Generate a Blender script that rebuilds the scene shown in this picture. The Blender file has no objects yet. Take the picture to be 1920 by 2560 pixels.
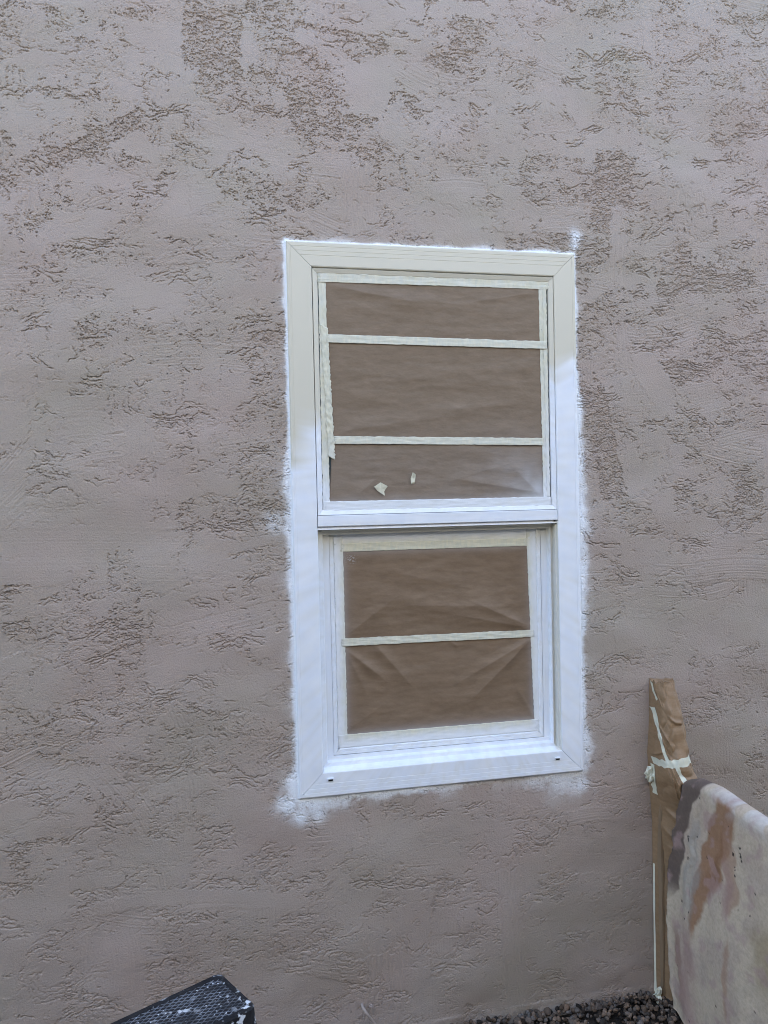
import bpy, bmesh, math
import numpy as np
from mathutils import Vector, Matrix

S = bpy.context.scene
COL = S.collection
# ------------------------------------------------------------------ camera
def basis(y, p, r):
    f = np.array([math.sin(y)*math.cos(p), math.cos(y)*math.cos(p), math.sin(p)])
    r0 = np.array([math.cos(y), -math.sin(y), 0]); u0 = np.cross(r0, f)
    return r0*math.cos(r)+u0*math.sin(r), -r0*math.sin(r)+u0*math.cos(r), f
CAM = np.array([-0.1967, -2.2959, 1.6476])
rt, up, fw = basis(0.204013, -0.017521, -0.021685)
cam = bpy.data.cameras.new("camera"); co = bpy.data.objects.new("camera", cam); COL.objects.link(co)
co.matrix_world = Matrix(((rt[0], up[0], -fw[0], CAM[0]), (rt[1], up[1], -fw[1], CAM[1]), (rt[2], up[2], -fw[2], CAM[2]), (0, 0, 0, 1)))
cam.sensor_fit = 'HORIZONTAL'; cam.sensor_width = 36; cam.lens = 36*1923/1920
cam.clip_start = .05; cam.clip_end = 500
S.camera = co
# ------------------------------------------------------------------ sky, sun, exposure
SUN_EL, SUN_AZ = math.radians(43), math.radians(8)      # the sun stands behind the house
w = bpy.data.worlds.new("World"); S.world = w; w.use_nodes = True
nt = w.node_tree; sky = nt.nodes.new('ShaderNodeTexSky'); sky.sky_type = 'NISHITA'; sky.sun_disc = False
sky.sun_elevation = SUN_EL; sky.sun_rotation = SUN_AZ
sky.air_density = 1.0; sky.dust_density = 2.4; sky.ozone_density = 1.0
bg = nt.nodes['Background']; bg.inputs[1].default_value = .12
nt.links.new(sky.outputs[0], bg.inputs[0])
sl = bpy.data.lights.new("sun", 'SUN'); sl.energy = 3.0; sl.angle = math.radians(.5); sl.color = (1, .95, .87)
so = bpy.data.objects.new("sun", sl); COL.objects.link(so)
sd = Vector((math.sin(SUN_AZ)*math.cos(SUN_EL), math.cos(SUN_AZ)*math.cos(SUN_EL), math.sin(SUN_EL)))
so.rotation_euler = sd.to_track_quat('Z', 'Y').to_euler()
S.view_settings.view_transform = 'Standard'; S.view_settings.look = 'None'
S.view_settings.exposure = 3.12; S.view_settings.gamma = 1
S.cycles.max_bounces = 8; S.cycles.diffuse_bounces = 4; S.cycles.filter_width = .95; S.cycles.use_denoising = True; S.cycles.denoising_prefilter = 'ACCURATE'
NY, NH = -4.3, 5.2

def fft_noise(ny, nx, lx, ly, seed, beta=2.0, dx=0.002):
    """gaussian noise, periodic; lx/ly = wavelength in metres along x / z, falls off above"""
    r = np.random.default_rng(seed)
    w = np.fft.rfft2(r.standard_normal((ny, nx)).astype(np.float32))
    fx = np.fft.rfftfreq(nx, dx)[None, :]*lx
    fy = np.fft.fftfreq(ny, dx)[:, None]*ly
    q = fx*fx+fy*fy
    w *= np.sqrt(q)/(1+q**((beta+1)/2))
    o = np.fft.irfft2(w, s=(ny, nx)); o -= o.mean(); return (o/o.std()).astype(np.float32)
def sst(a, b, x):
    t = np.clip((x-a)/(b-a), 0, 1); return t*t*(3-2*t)
def shift(a, dxp, dzp):
    ny, nx = a.shape
    jj, ii = np.meshgrid(np.arange(nx), np.arange(ny))
    return a[np.clip((ii+dzp).astype(int), 0, ny-1), np.clip((jj+dxp).astype(int), 0, nx-1)]
def stucco_height(nx, ny, dx, seed=4):
    rng = np.random.default_rng(seed)
    N = lambda lx, ly, s, b=2.0: fft_noise(ny, nx, lx, ly, seed*100+s, b, dx)
    x = (np.arange(nx)*dx)[None, :]; z = (np.arange(ny)*dx)[:, None]
    top = np.clip(z/(ny*dx), 0, 1)
    # pits: ragged, slightly lying
    R = 0.70*N(.0150, .0115, 1, 2.2)+0.75*N(.055, .028, 2, 2.2)+0.22*N(.008, .0065, 3, 2.4)
    R /= R.std()
    lum = N(.35, .16, 4, 2.2)+.45*N(.10, .05, 5, 2.0)
    k = 1.80+1.15*lum/lum.std()-0.5*(top-.5)
    # where the trowel left the coat rough (-) or closed it (+)
    k = k+.52
    for cx, cz, rx, rz, a in ((-.05, 2.98, .45, .18, -.45), (.75, 3.05, .45, .18, -.8), (.35, 2.75, .35, .12, -.7), (1.28, 2.9, .22, .35, -.7), (1.12, 2.25, .12, .42, -1.1), (-.62, 2.6, .15, .12, -.8),
                              (-.60, 2.12, .20, .10, -1.), (-.20, 1.95, .20, .12, -.6), (-.05, 2.5, .2, .1, -.6), (-.75, 1.35, .12, .2, -.7), (-.22, .92, .22, .14, -1.), (-.60, .75, .14, .2, -.7), (.15, .35, .25, .12, -.6), (.75, .45, .2, .12, -.4),
                              (1.35, 1.7, .2, .2, -.5), (-.32, 2.72, .16, .10, 1.4), (.02, 2.40, .18, .10, 1.3), (-.3, 1.45, .25, .3, .9), (.9, .35, .35, .3, .9), (1.25, 1.25, .2, .3, .6), (-.65, 1.75, .15, .2, .5), (-.5, .45, .3, .2, .4), (.5, 2.6, .3, .07, .7)):
        k += a*np.exp(-((x-1.0-cx)/rx)**2-((z-.04-cz)/rz)**2)
    k0 = k.copy()
    off = np.zeros((ny, nx), np.float32)
    stri = np.zeros((ny, nx), np.float32)
    warp = 0.010*N(.05, .05, 6, 1.5)
    for i in range(520):
        cx = rng.uniform(0, nx*dx); cz = rng.uniform(0, ny*dx)
        u = rng.uniform()
        ang = rng.normal(0, .12) if u < .50 else (rng.normal(math.pi/2, .06) if u < .82 else rng.uniform(-1, 1))
        L = rng.uniform(.06, .30); Wd = rng.uniform(.02, .085)
        lev = rng.choice([-.9, -.3, .5, 1.7], p=[.13, .27, .30, .30])+float(k0[min(ny-1, int(cz/dx)), min(nx-1, int(cx/dx))])
        Rr = math.hypot(L, Wd)
        j0, j1 = max(0, int((cx-Rr)/dx)), min(nx, int((cx+Rr)/dx)); i0, i1 = max(0, int((cz-Rr)/dx)), min(ny, int((cz+Rr)/dx))
        if j1 <= j0 or i1 <= i0: continue
        X = x[:, j0:j1]-cx; Z = z[i0:i1]-cz
        a = X*math.cos(ang)+Z*math.sin(ang); b = -X*math.sin(ang)+Z*math.cos(ang)
        w = warp[i0:i1, j0:j1]
        curve = rng.normal(0, .12)*a*a/L
        b = b+curve
        m = (sst(0, .006, L-np.abs(a)+2.2*w)*sst(0, .002, Wd-np.abs(b)+.35*w)).astype(np.float32)
        soft = np.float32(rng.uniform(.55, 1.))
        kk = k[i0:i1, j0:j1]; k[i0:i1, j0:j1] = kk+(lev-kk)*m*soft
        o = off[i0:i1, j0:j1]; off[i0:i1, j0:j1] = o+(rng.normal(0, .0004)-o)*m
        st = stri[i0:i1, j0:j1]
        if rng.uniform() < .6:
            nb = 512; line = np.cumsum(rng.standard_normal(nb)); line = line-np.convolve(line, np.ones(15)/15, 'same'); line /= line.std()
            amp = rng.uniform(.00006, .00034)
            val = np.interp((b.ravel()+.2)/.4*nb*1.0, np.arange(nb), line).reshape(b.shape).astype(np.float32)*amp
        else: val = 0
        stri[i0:i1, j0:j1] = st+(val-st)*m
    Q = -R-k                                   # > 0 inside a recess
    gq = np.gradient(Q, dx); gn = np.hypot(*gq)+12.
    dq = Q/gn                                  # metres inside the lip
    lip = .50+.50*sst(.25, -.45, gq[0]/gn)      # deepest under the upper lip
    depth = np.where(dq > 0, np.exp(-np.clip(dq, 0, None)/.0020), 0)*sst(-.0002, .0006, dq)*.0078*lip+.0006*sst(0, .003, dq)
    # torn edges: the top coat ends in a ragged lip; coat below runs back up gradually
    Lf = N(.24, .14, 7, 2.8)+.13*N(.06, .04, 8, 2.2)+.085*N(.016, .012, 9, 2.2)+.03*N(.007, .006, 15, 2.4)
    g = np.gradient(Lf, dx); gm = np.hypot(*g)+4.
    torn = np.zeros_like(off)
    pres = sst(-.15, .5, N(.26, .16, 10, 2.0)-.0)
    for c in (-1.1, -.35, .4, 1.2):
        d = (c-Lf)/gm*1.0          # signed distance-ish
        torn += np.where(d > 0, np.exp(-np.clip(d, 0, None)/.0020), 0)*.0062+np.where(d > 0, np.exp(-np.clip(d, 0, None)/.05), 0)*.0012*0
    pres2 = pres*sst(5., 2.8, k)*(.35+.65*sst(-.2, .5, g[0]/gm))
    torn *= pres2
    fine = .00030*N(.007, .006, 11, 1.5)*sst(3.0, 1.2, k)+.00013*N(.008, .007, 12, 2.)
    und = .0022*N(.5, .35, 13, 3.)
    # pin holes
    P_ = N(.0055, .0055, 14, 3.); dots = .0032*sst(2.35, 3.1, P_+.45*np.clip(2.6-k, -1.2, 1.2))
    return (und+off+stri+fine-np.maximum(np.maximum(depth, torn), dots)).astype(np.float32), k
# ------------------------------------------------------------------ helpers
def tag(o, label=None, cat=None, group=None, kind=None):
    if label: o['label'] = label
    if cat: o['category'] = cat
    if group: o['group'] = group
    if kind: o['kind'] = kind
    return o
def empty(name, loc=(0, 0, 0)):
    o = bpy.data.objects.new(name, None); COL.objects.link(o); o.location = loc; o.empty_display_size = .1
    return o
def link_mesh(name, me, mat, parent=None, smooth=False):
    o = bpy.data.objects.new(name, me); COL.objects.link(o)
    if mat: me.materials.append(mat)
    if parent:
        o.parent = parent; o.location = -Vector(parent.location)
    if smooth: me.polygons.foreach_set('use_smooth', np.ones(len(me.polygons), bool))
    return o
def np_mesh(name, co_, quads):
    me = bpy.data.meshes.new(name); n = len(co_); q = len(quads)
    me.vertices.add(n); me.vertices.foreach_set('co', np.ascontiguousarray(co_, np.float32).ravel())
    me.loops.add(q*4); me.loops.foreach_set('vertex_index', np.ascontiguousarray(quads, np.int32).ravel())
    me.polygons.add(q); me.polygons.foreach_set('loop_start', np.arange(0, q*4, 4, dtype=np.int32))
    me.update(calc_edges=True); return me
def grid_quads(nu, nv):
    i, j = np.meshgrid(np.arange(nv-1), np.arange(nu-1), indexing='ij')
    a = i*nu+j
    return np.stack([a, a+1, a+nu+1, a+nu], -1).reshape(-1, 4)
def fattr(me, name, val):
    a = me.attributes.new(name, 'FLOAT', 'POINT'); a.data.foreach_set('value', np.ascontiguousarray(val, np.float32).ravel())
def cattr(me, name, val):
    a = me.attributes.new(name, 'FLOAT_COLOR', 'POINT'); v = np.ones((len(val), 4), np.float32); v[:, :3] = val
    a.data.foreach_set('color', v.ravel())
def bm_obj(name, bm, mat, parent=None, smooth=False):
    me = bpy.data.meshes.new(name); bm.normal_update(); bm.to_mesh(me); bm.free()
    return link_mesh(name, me, mat, parent, smooth)
def box(bm, x0, x1, y0, y1, z0, z1, bev=0):
    v = [bm.verts.new((x, y, z)) for x in (x0, x1) for y in (y0, y1) for z in (z0, z1)]
    fs = [(0, 1, 3, 2), (4, 6, 7, 5), (0, 4, 5, 1), (2, 3, 7, 6), (0, 2, 6, 4), (1, 5, 7, 3)]
    f = [bm.faces.new([v[i] for i in q]) for q in fs]
    if bev:
        es = {e for q in f for e in q.edges}
        bmesh.ops.bevel(bm, geom=list(es), offset=bev, segments=2, affect='EDGES')
def sst(a, b, x):
    t = np.clip((x-a)/(b-a), 0, 1); return t*t*(3-2*t)
class Noise:
    """periodic band noise, sampled bilinearly; lam = wavelength"""
    def __init__(s, seed, n=512, beta=2.2):
        s.a = fft_noise(n, n, 32/n*1.0, 32/n*1.0, seed, beta, 1.0/n); s.n = n
    def __call__(s, x, y, lx, ly=None):
        ly = ly or lx
        x = np.asarray(x, np.float64)/lx*(32/s.n)*s.n/32*32; y = np.asarray(y, np.float64)/ly*32
        i = np.floor(x).astype(int); j = np.floor(y).astype(int); fx = x-i; fy = y-j
        fx = fx*fx*(3-2*fx); fy = fy*fy*(3-2*fy)
        A = lambda jj, ii: s.a[jj % s.n, ii % s.n]
        return (A(j, i)*(1-fx)+A(j, i+1)*fx)*(1-fy)+(A(j+1, i)*(1-fx)+A(j+1, i+1)*fx)*fy

# ---- materials
class M:
    def __init__(s, name, rough=.7, spec=.4):
        s.m = bpy.data.materials.new(name); s.m.use_nodes = True; s.nt = s.m.node_tree
        s.b = s.nt.nodes['Principled BSDF']; s.b.inputs['Roughness'].default_value = rough; s.b.inputs['Specular IOR Level'].default_value = spec
    def n(s, t, **k):
        o = s.nt.nodes.new(t)
        for a, v in k.items(): setattr(o, a, v)
        return o
    def l(s, a, b): s.nt.links.new(a, b)
    def pos(s, scale=(1, 1, 1)):
        g = s.n('ShaderNodeNewGeometry'); m = s.n('ShaderNodeMapping'); m.inputs['Scale'].default_value = scale
        s.l(g.outputs['Position'], m.inputs[0]); return m.outputs[0]
    def noise(s, vec, scale, detail=4, rough=.55, dist=0):
        n = s.n('ShaderNodeTexNoise'); n.inputs['Scale'].default_value = scale; n.inputs['Detail'].default_value = detail
        n.inputs['Roughness'].default_value = rough; n.inputs['Distortion'].default_value = dist; s.l(vec, n.inputs[0]); return n.outputs[0]
    def ramp(s, f, stops):
        r = s.n('ShaderNodeValToRGB'); e = r.color_ramp.elements
        while len(e) < len(stops): e.new(.5)
        for q, (p, c) in zip(e, stops): q.position = p; q.color = (c, c, c, 1) if isinstance(c, (int, float)) else (*c, 1)
        s.l(f, r.inputs[0]); return r.outputs[0]
    def mix(s, f, a, b, mode='MIX'):
        m = s.n('ShaderNodeMix', data_type='RGBA', blend_type=mode)
        for v, i in ((f, 0), (a, 6), (b, 7)):
            if hasattr(v, 'links') or isinstance(v, bpy.types.NodeSocket): s.l(v, m.inputs[i])
            elif i == 0: m.inputs[0].default_value = v
            else: m.inputs[i].default_value = (*v, 1)
        return m.outputs[2]
    def attr(s, name, out=2):
        a = s.n('ShaderNodeAttribute'); a.attribute_name = name; return a.outputs[out]
    def math(s, op, a, b=0):
        m = s.n('ShaderNodeMath', operation=op)
        for v, i in ((a, 0), (b, 1)):
            if isinstance(v, bpy.types.NodeSocket): s.l(v, m.inputs[i])
            else: m.inputs[i].default_value = v
        return m.outputs[0]
    def bump(s, h, dist, strength=1):
        b = s.n('ShaderNodeBump'); b.inputs['Distance'].default_value = dist; b.inputs['Strength'].default_value = strength
        s.l(h, b.inputs['Height']); s.l(b.outputs[0], s.b.inputs['Normal'])
    def col(s, c):
        if isinstance(c, bpy.types.NodeSocket): s.l(c, s.b.inputs['Base Color'])
        else: s.b.inputs['Base Color'].default_value = (*c, 1)

WHITE = (.86, .89, .92)
BEIGE = (.66, .62, .50)
def mat_stucco():
    m = M('stucco_paint', .62, .35)
    p = m.pos()
    c = m.mix(m.ramp(m.noise(p, 2.2, 3), [(.35, 0), (.65, 1)]), (.414, .326, .272), (.380, .325, .257))
    c = m.mix(m.ramp(m.noise(p, 9, 4), [(.3, 0), (.75, .5)]), c, (.410, .336, .296))
    c = m.mix(m.attr('spray'), c, WHITE)
    m.col(c)
    n = m.noise(p, 260, 3, .65)
    m.bump(n, .0016, .9)
    return m.m
def mat_vinyl(name='window_vinyl'):
    m = M(name, .38, .45)
    p = m.pos(); blot = m.noise(p, 14, 3)
    wv = m.mix(m.ramp(blot, [(.35, 0), (.7, 1)]), (.80, .84, .90), (.88, .90, .92))
    m.col(m.mix(m.attr('spray'), BEIGE, wv))
    m.bump(m.noise(m.pos((1, 1, 1)), 260, 2), .0002, .5)
    return m.m
def mat_tape():
    m = M('masking_tape', .6, .3)
    p = m.pos()
    c = m.mix(m.ramp(m.noise(m.pos((1, 1, .35)), 120, 3), [(.35, 0), (.65, 1)]), (.71, .67, .50), (.62, .61, .48))
    m.col(m.mix(m.attr('spray'), c, (.80, .82, .83)))
    m.bump(m.noise(p, 420, 2), .0003, .7)
    return m.m
def mat_paper(name, ca, cb):
    m = M(name, .52, .35)
    p = m.pos((1, 1, 3.2))
    c = m.mix(m.ramp(m.noise(p, 22, 5, .6), [(.35, 0), (.68, 1)]), ca, cb)
    c = m.mix(m.ramp(m.noise(m.pos((1, 1, 5)), 160, 3), [(.4, 0), (.8, .35)]), c, tuple(x*1.25 for x in cb))
    m.col(m.mix(m.attr('spray'), c, (.70, .73, .77)))
    m.bump(m.noise(m.pos((1, 1, 2)), 90, 3), .0006, .5)
    return m.m
def simple(name, c, rough=.6, spec=.4, bs=None, var=.15):
    m = M(name, rough, spec)
    p = m.pos(); m.col(m.mix(m.ramp(m.noise(p, 12, 4), [(.3, 0), (.7, 1)]), tuple(x*(1-var) for x in c), tuple(x*(1+var) for x in c)))
    if bs: m.bump(m.noise(p, bs[0], 3), bs[1])
    return m.m
MS, MV, MT = mat_stucco(), mat_vinyl(), mat_tape()
MP1 = mat_paper('masking_paper_fresh', (.192, .137, .088), (.238, .174, .117))
MP2 = mat_paper('masking_paper_brown', (.192, .128, .078), (.236, .163, .103))

# ------------------------------------------------------------------ stucco wall
# window: frame front lies on Y=0, X 0..0.92, Z 0.752..2.417; stucco face on Y=0.012
WX0, WX1, WZ0, WZ1 = 0.0, .92, .752, 2.417
DX = .0017
def build_wall():
    nx, nz = 1660, 2030; x0, z0 = -1.0, -.04
    H, k = stucco_height(nx, nz, DX)
    xs = x0+np.arange(nx)*DX; zs = z0+np.arange(nz)*DX
    ex = np.concatenate([np.linspace(-9, x0-.05, 60), [x0-.02]]); ex2 = np.concatenate([[xs[-1]+.02], np.linspace(xs[-1]+.05, 9.5, 60)])
    ez2 = np.concatenate([[zs[-1]+.02], np.linspace(zs[-1]+.05, WALL_H, 24)])
    X = np.concatenate([ex, xs, ex2]); Z = np.concatenate([[-.25, -.10, -.05], zs, ez2])
    XX, ZZ = np.meshgrid(X, Z)
    HH = np.zeros_like(XX, dtype=np.float32); HH[3:3+nz, len(ex):len(ex)+nx] = H
    edge = np.minimum(np.minimum(XX-x0, xs[-1]-XX), zs[-1]-ZZ); HH *= sst(0, .03, edge)
    # caulked, smoothed margin right at the window trim
    dxo = np.maximum(np.maximum(WX0-XX, XX-WX1), 0); dzo = np.maximum(np.maximum(WZ0-ZZ, ZZ-WZ1), 0)
    d = np.hypot(dxo, dzo)
    HH = HH*(.35+.65*sst(.002, .010, d))+.003*sst(.006, .0, d)
    # wavy plaster foot with a small lip
    foot = .012*n1(XX, XX*0, .35)+.004*n1(XX, XX*0+3, .06)
    ZF = ZZ.copy(); low = ZZ < .10
    ZF = np.where(low, ZZ+(foot+.02)*sst(.10, -.04, ZZ), ZZ)
    HH += .0012*sst(.016, .004, ZF)*(1+.6*n1(XX, ZZ, .12))
    Yw = .012-HH
    sp = wall_spray(XX, ZZ, HH)
    co_ = np.stack([XX, Yw, ZF], -1).reshape(-1, 3)
    q = grid_quads(len(X), len(Z))
    cx = XX.ravel()[q].mean(1); cz = ZZ.ravel()[q].mean(1)
    inside = (cx > .02) & (cx < .90) & (cz > WZ0+.02) & (cz < WZ1-.02)
    q = q[~inside]
    n0 = len(co_); bx = [(sx, sy, sz) for sx in (-9, 9.5) for sy in (.24, .28) for sz in (-.3, WALL_H+.2)]  # unseen slab added behind the stucco to stop sunlight leaking through
    co_ = np.vstack([co_, bx]); q = np.vstack([q, np.array([(0, 1, 3, 2), (4, 6, 7, 5), (0, 4, 5, 1), (2, 3, 7, 6), (0, 2, 6, 4), (1, 5, 7, 3)])+n0])
    sp = np.concatenate([sp.ravel(), np.zeros(8)])
    used = np.zeros(len(co_), bool); used[q.ravel()] = True
    idx = np.cumsum(used)-1
    me = np_mesh('stucco_wall', co_[used], idx[q])
    fattr(me, 'spray', sp.ravel()[used])
    o = link_mesh('stucco_wall', me, MS, smooth=True)
    tag(o, 'taupe painted house wall in rough skip-trowelled stucco with white overspray round the window', 'wall', kind='thing')
    return o
def wall_spray(X, Z, H):
    nn = n3(X, Z, .14)*.7+n1(X, Z, .03)*.25
    t = np.zeros_like(X)
    def side(dist, along, pts_w, pts_s, rough):
        """soft band: width and strength along the side; rough = how ragged"""
        a, wv = zip(*pts_w); W = np.interp(along, a, wv)
        a, sv = zip(*pts_s); Sg = np.interp(along, a, sv)
        dd = dist/np.clip(1.12+nn*rough, .5, 1.8)
        return np.minimum(1, Sg*1.1)*(.70*sst(.85, .25, dd/W)+.30*np.exp(-(dd/W/.85)**2))*(dist > -.03)
    dl = WX0-X; dr = X-WX1; db = WZ0-Z; dt = Z-WZ1
    inz = sst(-.03, .0, Z-WZ0)*sst(.012, -.002, Z-WZ1); inx = sst(-.05, .0, X-WX0+.03)*sst(.05, .0, X-WX1-.0)
    # left: brushed line high up, sprayed haze from the middle down
    L = side(np.abs(dl)+(dl < 0)*0, Z, [(.6, .05), (.75, .052), (.85, .036), (1.0, .026), (1.25, .021), (1.5, .030), (1.6, .044), (1.72, .024), (1.9, .015), (2.42, .014)],
             [(.7, .95), (1.1, .8), (1.5, .85), (2.42, 1)], .30)
    R_ = side(np.abs(dr), Z, [(.6, .05), (.78, .05), (.9, .026), (1.3, .036), (1.6, .045), (1.85, .034), (2.0, .020), (2.42, .014)],
              [(.7, .9), (1.1, .75), (1.7, .85), (2.42, 1)], .30)
    B = side(np.abs(db), X, [(-.05, .070), (.08, .058), (.25, .040), (.45, .032), (.6, .042), (.75, .050), (.88, .066), (.96, .055)],
             [(-.05, .9), (.3, .75), (.45, .55), (.7, .7), (.9, .95)], .45)
    T = side(np.abs(dt), X, [(-.02, .016), (.2, .020), (.4, .012), (.7, .020), (.92, .012)], [(0, 1), (1, 1)], .35)
    out = np.maximum.reduce([L*inz, R_*inz, B*sst(.03, -.01, X-WX1)*sst(.03, -.01, WX0-X), T*sst(-.012, 0, X-WX0)*sst(.012, 0, X-WX1)])
    # corner blobs
    for cx, cz, r, s in ((-.026, .735, .044, .95), (.0, .70, .04, .8), (.915, .720, .038, 1.), (.940, .77, .026, .8), (.93, 2.475, .020, .8), (.925, 2.445, .016, .8), (-.045, 1.585, .040, .55), (.06, .70, .035, .7)):
        dd = np.hypot(X-cx, Z-cz)/r/np.clip(1+nn*.3, .5, 1.5)
        out = np.maximum(out, s*np.exp(-dd**2*1.6))
    # paint catches the ridges and misses the pits
    out = out*np.clip(1.10+H*130, .15, 1.12)*(1+.06*n2(X, Z, .012))
    return np.clip(out, 0, 1)
n1, n2, n3, n4 = Noise(11), Noise(12, beta=1.6), Noise(13, beta=3.0), Noise(14, beta=4.5)
WALL_H = 7.4
build_wall()

# ------------------------------------------------------------------ spray coat on the window
def spray_at(x, y, z):
    x, y, z = np.broadcast_arrays(np.asarray(x, float), np.asarray(y, float), np.asarray(z, float))
    wob = .02*n1(x, z, .12)
    left = 1.80+.115*np.clip(x/.08, 0, 1.1); right = np.where(x > .846, 2.15-.10*np.abs((x-.885)/.04), 2.05)
    zb = np.where(x < .46, left, right)
    s = sst(-.01, np.where(x > .46, .055, .085), zb-z+wob)
    low = (z < 1.567) & (x > .074) & (x < .846) & (y > .012)
    # the recess under the meeting rail got less paint
    s = np.where(low, s*sst(-.01, .12, 1.555-z)*.9+.1*s, s)
    rr = (x > .832) & (y > .003) & (x < .8475) & (z < 1.567)
    s = np.where(rr, s*.35, s)
    return np.clip(s*(.93+.1*n2(x, z, .05)), 0, 1)
def set_spray(o):
    me = o.data; c = np.empty(len(me.vertices)*3, np.float32); me.vertices.foreach_get('co', c); c = c.reshape(-1, 3)
    fattr(me, 'spray', spray_at(c[:, 0], c[:, 1], c[:, 2]))

win = empty('window', (.46, 0, WZ0))
tag(win, 'single-hung vinyl window with wide mitred trim, beige above and freshly sprayed white below', 'window', kind='thing')
def frame_member(name, p0, p1, prof, inward, parent, m0=1, m1=1, mat=None, seg=90, smooth=False):
    """sweep a profile [(s, y)] (s = distance inward from the outer edge) from p0 to p1 (x,z) with 45 degree mitres"""
    p0 = np.array(p0, float); p1 = np.array(p1, float); L = np.linalg.norm(p1-p0); d = (p1-p0)/L; i_ = np.array(inward, float)
    P = np.array(prof, float); ns = len(P)
    cos_ = []
    for k in range(seg+1):
        t = k/seg
        a = P[:, 0]*m0; b = L-P[:, 0]*m1
        along = a+(b-a)*t
        xz = p0+along[:, None]*d+P[:, :1]*i_
        cos_.append(np.stack([xz[:, 0], P[:, 1], xz[:, 1]], -1))
    co_ = np.concatenate(cos_)
    q = []
    for k in range(seg):
        for j in range(ns):
            a = k*ns+j; b = k*ns+(j+1) % ns; q.append((a, b, b+ns, a+ns))
    q = np.array(q)
    # orientation
    me = bpy.data.meshes.new(name); me.from_pydata(co_.tolist(), [], q.tolist()+[list(range(ns))[::-1], list(range(seg*ns, seg*ns+ns))]); me.update()
    bm = bmesh.new(); bm.from_mesh(me); bmesh.ops.recalc_face_normals(bm, faces=bm.faces); bm.to_mesh(me); bm.free()
    o = link_mesh(name, me, mat or MV, parent); set_spray(o); return o
def ring(x0, x1, z0, z1, prof, parent, names, gap=.0, **k):
    g = gap
    frame_member(names[0], (x0+g, z1), (x1-g, z1), prof['t'], (0, -1), parent, **k)
    frame_member(names[1], (x0+g, z0), (x1-g, z0), prof['b'], (0, 1), parent, **k)
    frame_member(names[2], (x0, z0+g), (x0, z1-g), prof['l'], (1, 0), parent, **k)
    frame_member(names[2], (x1, z0+g), (x1, z1-g), prof['r'], (-1, 0), parent, **k)
def grooved(w, lines, y=0., back=.02, bev=.003):
    p = [(0, back), (0, y+.004), (.0025, y+.0006), (.004, y)]
    for g in lines: p += [(g-.0008, y), (g-.0003, y+.0007), (g+.0003, y+.0007), (g+.0008, y)]
    p += [(w-.004, y), (w-.0012, y+.0012), (w, y+.004), (w, back)]
    return p
CW = .0745
G = [.014, .027, .040]
pc = grooved(CW, G); pj = grooved(CW, [.012])
pr = dict(t=pc, b=pc, l=pj, r=pj)
ring(WX0, WX1, WZ0, WZ1, pr, win, ['head_casing', 'sill_casing', 'jamb_casing'], gap=.0006, mat=MV)
# main frame channel behind the casing
IX0, IX1, LZ0, UZ1 = .0745, .8455, WZ0+CW, WZ1-CW
def deep(w, y0, back): return [(0, back), (0, y0+.001), (.001, y0), (w-.0015, y0), (w, y0+.0015), (w, back)]
# upper fixed sash bead: bevelled, set a hair back, dark shadow line above it
RZ0, RZ1 = 1.567, 1.600
bead = [(0, .030), (0, .0030), (.0012, .0018), (.0125, .0055), (.016, .0085), (.0165, .030)]
us = empty('upper_sash', (.46, 0, 1.97)); us.parent = win; us.location = Vector((.46, 0, 1.97))-Vector(win.location)
us_abs = Vector((.46, 0, 1.97))
def reparent(o, par, absloc):
    o.parent = par; o.location = -absloc
def ring2(x0, x1, z0, z1, prof, par, absloc, names, **k):
    before = set(bpy.data.objects)
    ring(x0, x1, z0, z1, prof, None, names, **k)
    for o in set(bpy.data.objects)-before: reparent(o, par, absloc)
def all_(p): return dict(t=p, b=p, l=p, r=p)
ring2(IX0+.0016, IX1-.0016, RZ1+.0012, UZ1-.0026, all_(bead), us, us_abs, ['glazing_bead']*3, gap=.0003)
# meeting rail
bm = bmesh.new(); box(bm, IX0+.0008, IX1-.0008, -.0015, .03, RZ0, RZ1, .0015)
def subdiv_obj(o, cuts=24):
    bm = bmesh.new(); bm.from_mesh(o.data); bmesh.ops.subdivide_edges(bm, edges=bm.edges, cuts=cuts, use_grid_fill=True); bm.to_mesh(o.data); bm.free()
o = bm_obj('meeting_rail', bm, MV, win); subdiv_obj(o, 6); set_spray(o)
# beige interlock under the rail, in shade
bm = bmesh.new(); box(bm, IX0+.002, IX1-.012, .006, .040, RZ0-.0085, RZ0-.0012, .001); box(bm, IX0+.014, IX1-.020, .016, .045, RZ0-.016, RZ0-.0095, .001)
o = bm_obj('rail_interlock', bm, MV, win); subdiv_obj(o, 3); set_spray(o)
# lower opening: channel lining the recess, stepping back
lin = [(-.004, .070), (-.004, .006), (0.0008, .0042), (.0012, .030), (.016, .0315), (.018, .034), (.0185, .070)]
linb = [(-.004, .070), (-.004, .006), (0.0008, .0042), (.004, .010), (.007, .026), (.018, .0275), (.020, .034), (.0205, .070)]
linr = [(-.004, .070), (-.004, .006), (0.0008, .0042), (.0012, .012), (.005, .0135), (.006, .034), (.013, .036), (.014, .028), (.0165, .028), (.018, .036), (.0185, .070)]
ring(IX0, IX1, LZ0, RZ0-.009, dict(t=lin, b=linb, l=lin, r=linr), win, ['track_head', 'track_sill', 'track_jamb'], mat=MV)
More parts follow.
